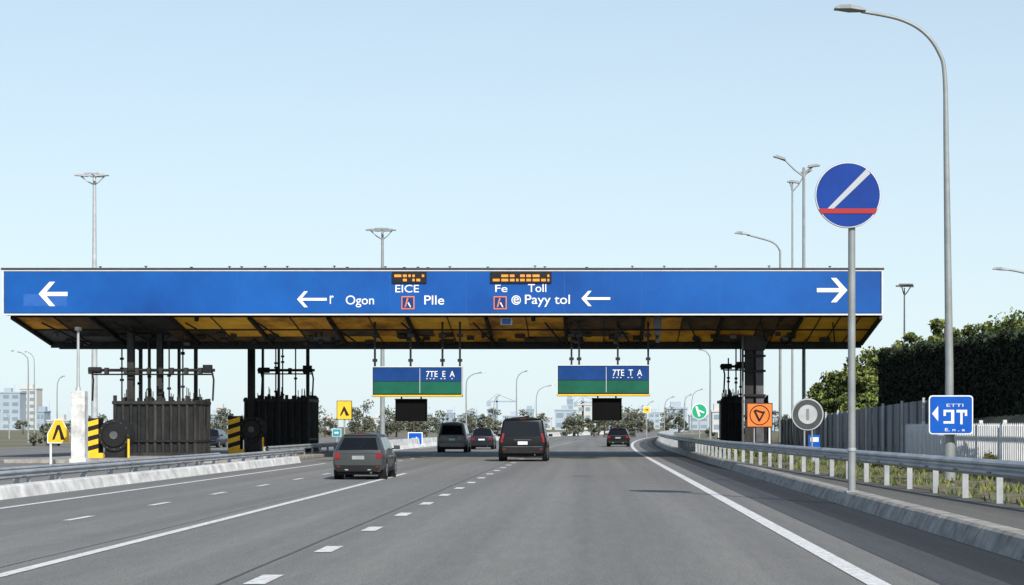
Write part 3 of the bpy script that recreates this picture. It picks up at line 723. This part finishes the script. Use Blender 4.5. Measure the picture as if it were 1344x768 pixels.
# ---------------------------------------------------------------- skyline buildings
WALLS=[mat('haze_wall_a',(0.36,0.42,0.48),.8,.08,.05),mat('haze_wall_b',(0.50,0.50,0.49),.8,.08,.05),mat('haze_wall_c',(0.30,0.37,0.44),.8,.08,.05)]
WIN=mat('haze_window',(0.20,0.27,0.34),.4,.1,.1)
def building(px0,px1,py,D,kind=0,name='office_building'):
    b=B(); x0,x1=X(px0,D),X(px1,D); h=Z(py,D); d=max(10,(x1-x0)*.7); w=WALLS[kind%3]
    b.box(x0,x1,D,D+d,-1,h,w); b.box(x0-.3,x1+.3,D-.3,D+d+.3,h,h+.6,w)
    fl=max(2,int(h/3.4)); nc=max(2,int((x1-x0)/4))
    for f in range(fl):
        z=h*(f+.3)/fl
        for c in range(nc):
            a=x0+(x1-x0)*(c+.18)/nc; a2=x0+(x1-x0)*(c+.82)/nc
            b.box(a,a2,D-.12,D-.004,z,z+h*.45/fl,WIN)
    xm=(x0+x1)/2; b.box(xm-2,xm+1.5,D+3,D+6,h+.6,h+2.6,w); b.cyl((xm+3,D+4,h+.6),(xm+3,D+4,h+5),.15,.05,w,6)
    b.obj(name)
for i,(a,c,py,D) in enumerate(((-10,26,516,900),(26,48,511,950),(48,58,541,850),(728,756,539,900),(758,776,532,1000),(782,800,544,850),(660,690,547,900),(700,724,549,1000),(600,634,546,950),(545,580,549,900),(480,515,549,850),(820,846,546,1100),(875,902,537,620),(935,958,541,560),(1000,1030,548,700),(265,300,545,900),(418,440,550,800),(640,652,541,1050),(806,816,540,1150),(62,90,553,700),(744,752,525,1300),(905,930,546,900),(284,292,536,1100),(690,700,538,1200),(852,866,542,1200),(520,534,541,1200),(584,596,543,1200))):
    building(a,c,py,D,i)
def crane(px,py,D):
    b=B(); x=X(px,D); z=Z(py,D); m=WALLS[2]; b.box(x-.5,x+.5,D,D+1,0,z,m); b.box(x-5,x+10,D,D+.8,z-3,z-2.3,m); b.tube([(x-4,D,z-2.4),(x,D,z+1),(x+9,D,z-2.4)],.15,m,5); b.box(x-5,x-3,D-.5,D+1.3,z-5,z-3,m); b.obj('tower_crane')
crane(652,520,900); crane(765,522,1000)

# ---------------------------------------------------------------- vehicles
def car(name,px,py_bottom,W,Hh,L,style,paint,yaw=0.0,x=None,D=None):
    if D is None: D=H*F/(py_bottom-CY)
    if x is None: x=X(px,D)
    w=W/2
    belt={'van':.55,'mpv':.56,'suv':.62,'sedan':.62}[style]*Hh; rw={'van':.84,'mpv':.80,'suv':.74,'sedan':.70}[style]*w
    tilt={'van':.14,'mpv':.32,'suv':1.25,'sedan':1.0}[style]
    b=B()
    def sec(y,sx,top,tl,zlow=.17):
        if top is True:
            pts=[(.82*w,zlow*Hh),(.95*w,(zlow+.05)*Hh),(1.0*w,.36*Hh),(1.0*w,.50*Hh),(.955*w,belt),(rw,.90*Hh),(rw-.10*w,.96*Hh),(rw*.5,.99*Hh),(0,Hh)]
        else:
            pts=[(.82*w,zlow*Hh),(.95*w,(zlow+.05)*Hh),(1.0*w,.36*Hh),(1.0*w,top-.10*Hh),(.95*w,top-.03*Hh),(.80*w,top),(.6*w,top+.01*Hh),(.3*w,top+.015*Hh),(0,top+.02*Hh)]
        return [(a*sx,y+(tl*(z-belt) if (top is True and z>belt) else 0),z) for a,z in pts]
    hood=belt-.02*Hh
    if style=='sedan':
        st=[(0.0,.93,hood,0,'b'),(.06*L/4,1,hood+.01*Hh,0,'b'),(.16*L,1,hood+.02*Hh,0,'g'),(.20*L,1,True,1.1,'p'),(.235*L,1,True,1.0,'g'),(.44*L,1,True,.0,'p'),(.46*L,1,True,.0,'g'),(.66*L,1,True,-.9,'g'),(.70*L,1,hood,0,'b'),(.90*L,.98,hood-.06*Hh,0,'b'),(L,.86,hood-.16*Hh,0,'b')]
    else:
        e=.10
        st=[(0.0,.90,True,tilt,'p'),(e,.985,True,tilt*.92,'p'),(e+.10*L,1,True,tilt*.7,'g'),(.36*L,1,True,0,'p'),(.38*L,1,True,0,'g'),(.57*L,1,True,0,'p'),(.59*L,1,True,-.1,'g'),(.74*L,1,True,-.9,'g'),(.78*L,1,hood,0,'b'),(.93*L,.97,hood-.06*Hh,0,'b'),(L,.86,hood-.18*Hh,0,'b')]
    secs=[sec(y,sx,top,tl) for y,sx,top,tl,k in st]
    def row(s): return [(-a,y,z) for a,y,z in s[:-1]]+[s[-1]]+[(a,y,z) for a,y,z in reversed(s[:-1])]
    vs=[];n=17
    for s in secs: vs+=row(s)
    fb=[];fg=[]
    for i in range(len(secs)-1):
        k=st[i][4]; cab0=st[i][2] is True; cab1=st[i+1][2] is True
        for j in range(n-1):
            f=(i*n+j,i*n+j+1,(i+1)*n+j+1,(i+1)*n+j)
            jj=min(j,n-2-j)
            if cab0 and cab1: g=(jj==4 and k=='g')
            elif cab0!=cab1: g=(jj>=5)
            else: g=False
            (fg if g else fb).append(f)
        fb.append((i*n,(i+1)*n,(i+1)*n+n-1,i*n+n-1))
    for base in (0,(len(secs)-1)*n):
        for j in range(7): fb.append((base+j,base+j+1,base+n-2-j,base+n-1-j))
        fb.append((base+7,base+8,base+9))
    b.add(vs,fb,paint,True); b.add(vs,fg,GLASS,False)
    s0=secs[0]
    def rp(u,zf,off):
        z=zf*Hh
        for (a,ya,za),(c,yc,zc) in zip(s0,s0[1:]):
            if za<=z<=zc and zc>za:
                t=(z-za)/(zc-za); hw=a+(c-a)*t; yy=ya+(yc-ya)*t; return (u*hw,yy-off,z)
        return (u*s0[-1][0],s0[-1][1]-off,z)
    def rpanel(u0,u1,z0,z1,m,off=.012,seg=3):
        for q in range(seg):
            za=z0+(z1-z0)*q/seg; zb_=z0+(z1-z0)*(q+1)/seg
            A=[rp(u0,za,off),rp(u1,za,off),rp(u1,zb_,off),rp(u0,zb_,off)]
            Bk=[(p[0],p[1]+off+.01,p[2]) for p in A]
            b.add(A+Bk,[(0,1,2,3),(0,1,5,4),(1,2,6,5),(2,3,7,6),(3,0,4,7)],m)
    bf=belt/Hh
    trim=BLACK
    if style=='sedan':
        rpanel(-.96,-.6,bf-.19,bf-.09,TAIL,.015); rpanel(.6,.96,bf-.19,bf-.09,TAIL,.015)
        rpanel(-.28,.28,bf-.20,bf-.13,WHITE,.016)
        rpanel(-.96,.96,.18,.24,trim,.03)
    else:
        if style=='suv':
            rpanel(-.90,.90,bf+.02,.89,GLASS,.020,seg=3)
            rpanel(-1.0,-.78,bf-.17,bf-.05,TAIL,.02); rpanel(.78,1.0,bf-.17,bf-.05,TAIL,.02)
            rpanel(-.77,.77,bf-.05,bf-.038,GSTEEL,.02,seg=1)
            rpanel(-.26,.26,bf-.19,bf-.11,mat('plate_grey',(0.3,0.31,0.32),.5),.018)  # number plate in plain grey
            rpanel(-.97,.97,.19,.31,trim,.06); rpanel(-.98,.98,.31,.40,paint,.055)
            rpanel(-.6,-.45,.2,.225,GALV,.067,seg=1); rpanel(.45,.6,.2,.225,GALV,.067,seg=1)
        else:
            rpanel(-.86,.86,bf+.02,.89,GLASS,.014,seg=3)
            rpanel(-1.0,-.90,bf-.12,bf+.08,TAIL,.025,seg=4); rpanel(.90,1.0,bf-.12,bf+.08,TAIL,.025,seg=4)
            rpanel(-.22,.22,bf-.17,bf-.10,WHITE,.018); rpanel(-.4,.4,bf-.07,bf-.055,GSTEEL,.02)
            rpanel(-.97,.97,.19,.33,trim if style!='mpv' else paint,.06); rpanel(-.9,.9,.325,.34,GSTEEL,.075)
        rpanel(-.93,-.78,.27,.29,TAIL,.066,seg=1); rpanel(.78,.93,.27,.29,TAIL,.066,seg=1)
        yr=s0[6][1]; b.box(-rw*.86,rw*.86,yr-.08,yr+.12,.945*Hh,.968*Hh,paint)
        b.box(-.15,.15,yr-.085,yr-.0805,.95*Hh,.96*Hh,TAIL)
        if style!='suv':
            for sgn in (-1,1): b.tube([(sgn*(rw-.12*w),yr+.35,.96*Hh),(sgn*(rw-.12*w),yr+.5,1.005*Hh),(sgn*(rw-.12*w),.55*L,1.005*Hh),(sgn*(rw-.12*w),.6*L,.96*Hh)],.018,DSTEEL,6)
        b.tube([rp(0,bf+.03,.03),rp(.3,bf+.16,.03)],.012,BLACK,5)
    b.cyl((0,.3*L,.99*Hh),(0,.28*L,Hh+.10),.012,.006,BLACK,5)
    for sgn in (-1,1):
        ym=.70*L; b.obox((sgn*(w+.10),ym,belt+.07),.10,.06,.065,paint); b.box(min(sgn*w*.94,sgn*(w+.05)),max(sgn*w*.94,sgn*(w+.05)),ym-.02,ym+.03,belt+.01,belt+.05,BLACK)
        for yf_ in (.37,.58): b.box(sgn*w*1.0-.004,sgn*w*1.0+.004,yf_*L-.008,yf_*L+.008,.25*Hh,.5*Hh,BLACK)
        for yf_ in (.41,.62): b.box(sgn*w*1.0-.02,sgn*w*1.0+.02,yf_*L,yf_*L+.16,.47*Hh,.49*Hh,GALV)
        b.box(sgn*w*.97-.03,sgn*w*.97+.03,.24*L,.76*L,.17*Hh,.23*Hh,BLACK)
    r=.205*Hh if style!='van' else .18*Hh
    for yf_ in (.19,.80):
        for sgn in (-1,1):
            xo=sgn*(w+.012); xi=sgn*(w-.22)
            b.cyl((sgn*(w-.25),yf_*L,r*1.05),(sgn*(w+.004),yf_*L,r*1.05),r*1.17,r*1.17,BLACK,24)
            b.cyl((xi,yf_*L,r),(xo,yf_*L,r),r,r,RUB,24); b.cyl((sgn*(w+.0125),yf_*L,r),(sgn*(w+.02),yf_*L,r),r*.66,r*.6,GALV,18)
            for k in range(5):
                a=k*2*math.pi/5; b.obox((sgn*(w+.024),yf_*L+.36*r*math.cos(a),r+.36*r*math.sin(a)),.004,r*.07,r*.24,BLACK,a+math.pi/2,'X')
    b.box(-w*.8,w*.8,.05*L,.95*L,.10*Hh,.18*Hh,BLACK); b.cyl((w*.5,-.04,.15*Hh),(w*.5,.3,.15*Hh),.035,.035,GSTEEL,8)
    ob=b.obj(name,parent=None,bevel=.015,loc0=False)
    ob.location=(x,D,.006); ob.rotation_euler=(0,0,yaw)
    return ob
def paint(n,c,metal=.3,r=.35,coat=.3): return mat(n,c,r,.06,2,metal=metal,coat=coat,spec=.35)
PG=paint('paint_grey',(0.060,0.068,0.070)); PBK=paint('paint_black',(0.006,0.006,0.008),.1,.3,.25); PS=paint('paint_silver',(0.17,0.17,0.165),.4); PDB=paint('paint_dark_blue',(0.015,0.019,0.03),.2)
car('suv_car',470,630,1.66,1.50,4.1,'suv',PG)
car('black_van',686,606,2.36,2.16,4.8,'van',PBK)
car('silver_minivan',593,594,1.98,2.0,4.6,'mpv',PS)
car('dark_sedan',632,590,1.80,1.60,4.4,'sedan',PDB)
car('black_hatchback',811,586.5,1.9,1.60,4.3,'suv',PBK,yaw=-.04)
for px,D,p in ((285,150,PDB),(262,165,PBK)):
    car('parked_car',px,0,1.8,1.5,4.4,'sedan' if px%2==0 else 'suv',p,yaw=math.pi,D=D)
# ---------------------------------------------------------------- world, sun, camera
sc=bpy.context.scene
w=bpy.data.worlds.new("World"); sc.world=w; w.use_nodes=True; nt=w.node_tree
bg=nt.nodes['Background']; sky=nt.nodes.new('ShaderNodeTexSky'); sky.sky_type='NISHITA'; sky.sun_disc=False
EL=36; AZ=156
sky.sun_elevation=math.radians(EL); sky.sun_rotation=math.radians(AZ); sky.altitude=0; sky.air_density=1.0; sky.dust_density=.6; sky.ozone_density=2.0
mx=nt.nodes.new('ShaderNodeMix'); mx.data_type='RGBA'     # bright thin haze low in the sky, thinning toward the zenith
mx.inputs[7].default_value=(5.9,7.1,7.7,1)
tc=nt.nodes.new('ShaderNodeTexCoord'); sp=nt.nodes.new('ShaderNodeSeparateXYZ'); mr=nt.nodes.new('ShaderNodeMapRange')
nt.links.new(tc.outputs['Generated'],sp.inputs[0]); nt.links.new(sp.outputs['Z'],mr.inputs['Value'])
mr.inputs['From Min'].default_value=0.0; mr.inputs['From Max'].default_value=.55; mr.inputs['To Min'].default_value=.85; mr.inputs['To Max'].default_value=.03
nt.links.new(mr.outputs['Result'],mx.inputs[0])
nt.links.new(sky.outputs[0],mx.inputs[6]); nt.links.new(mx.outputs[2],bg.inputs[0]); bg.inputs[1].default_value=.13
d=Vector((math.sin(math.radians(AZ))*math.cos(math.radians(EL)),math.cos(math.radians(AZ))*math.cos(math.radians(EL)),math.sin(math.radians(EL))))
l=bpy.data.lights.new('sun','SUN'); l.energy=5.0; l.angle=math.radians(.5); l.color=(1,.95,.86)
lo=bpy.data.objects.new('sun',l); lo.rotation_euler=d.to_track_quat('Z','Y').to_euler(); lo.location=(20,-20,40); sc.collection.objects.link(lo)
cam=bpy.data.cameras.new('camera'); co=bpy.data.objects.new('camera',cam); sc.collection.objects.link(co)
co.location=(0,0,H); co.rotation_euler=(math.radians(90),0,0)
cam.sensor_width=36; cam.lens=36*F/1344; cam.shift_x=-104/1344; cam.shift_y=176/1344; cam.clip_end=9000; cam.clip_start=.1
sc.camera=co
sc.view_settings.view_transform='Standard'; sc.view_settings.look='None'; sc.view_settings.exposure=0
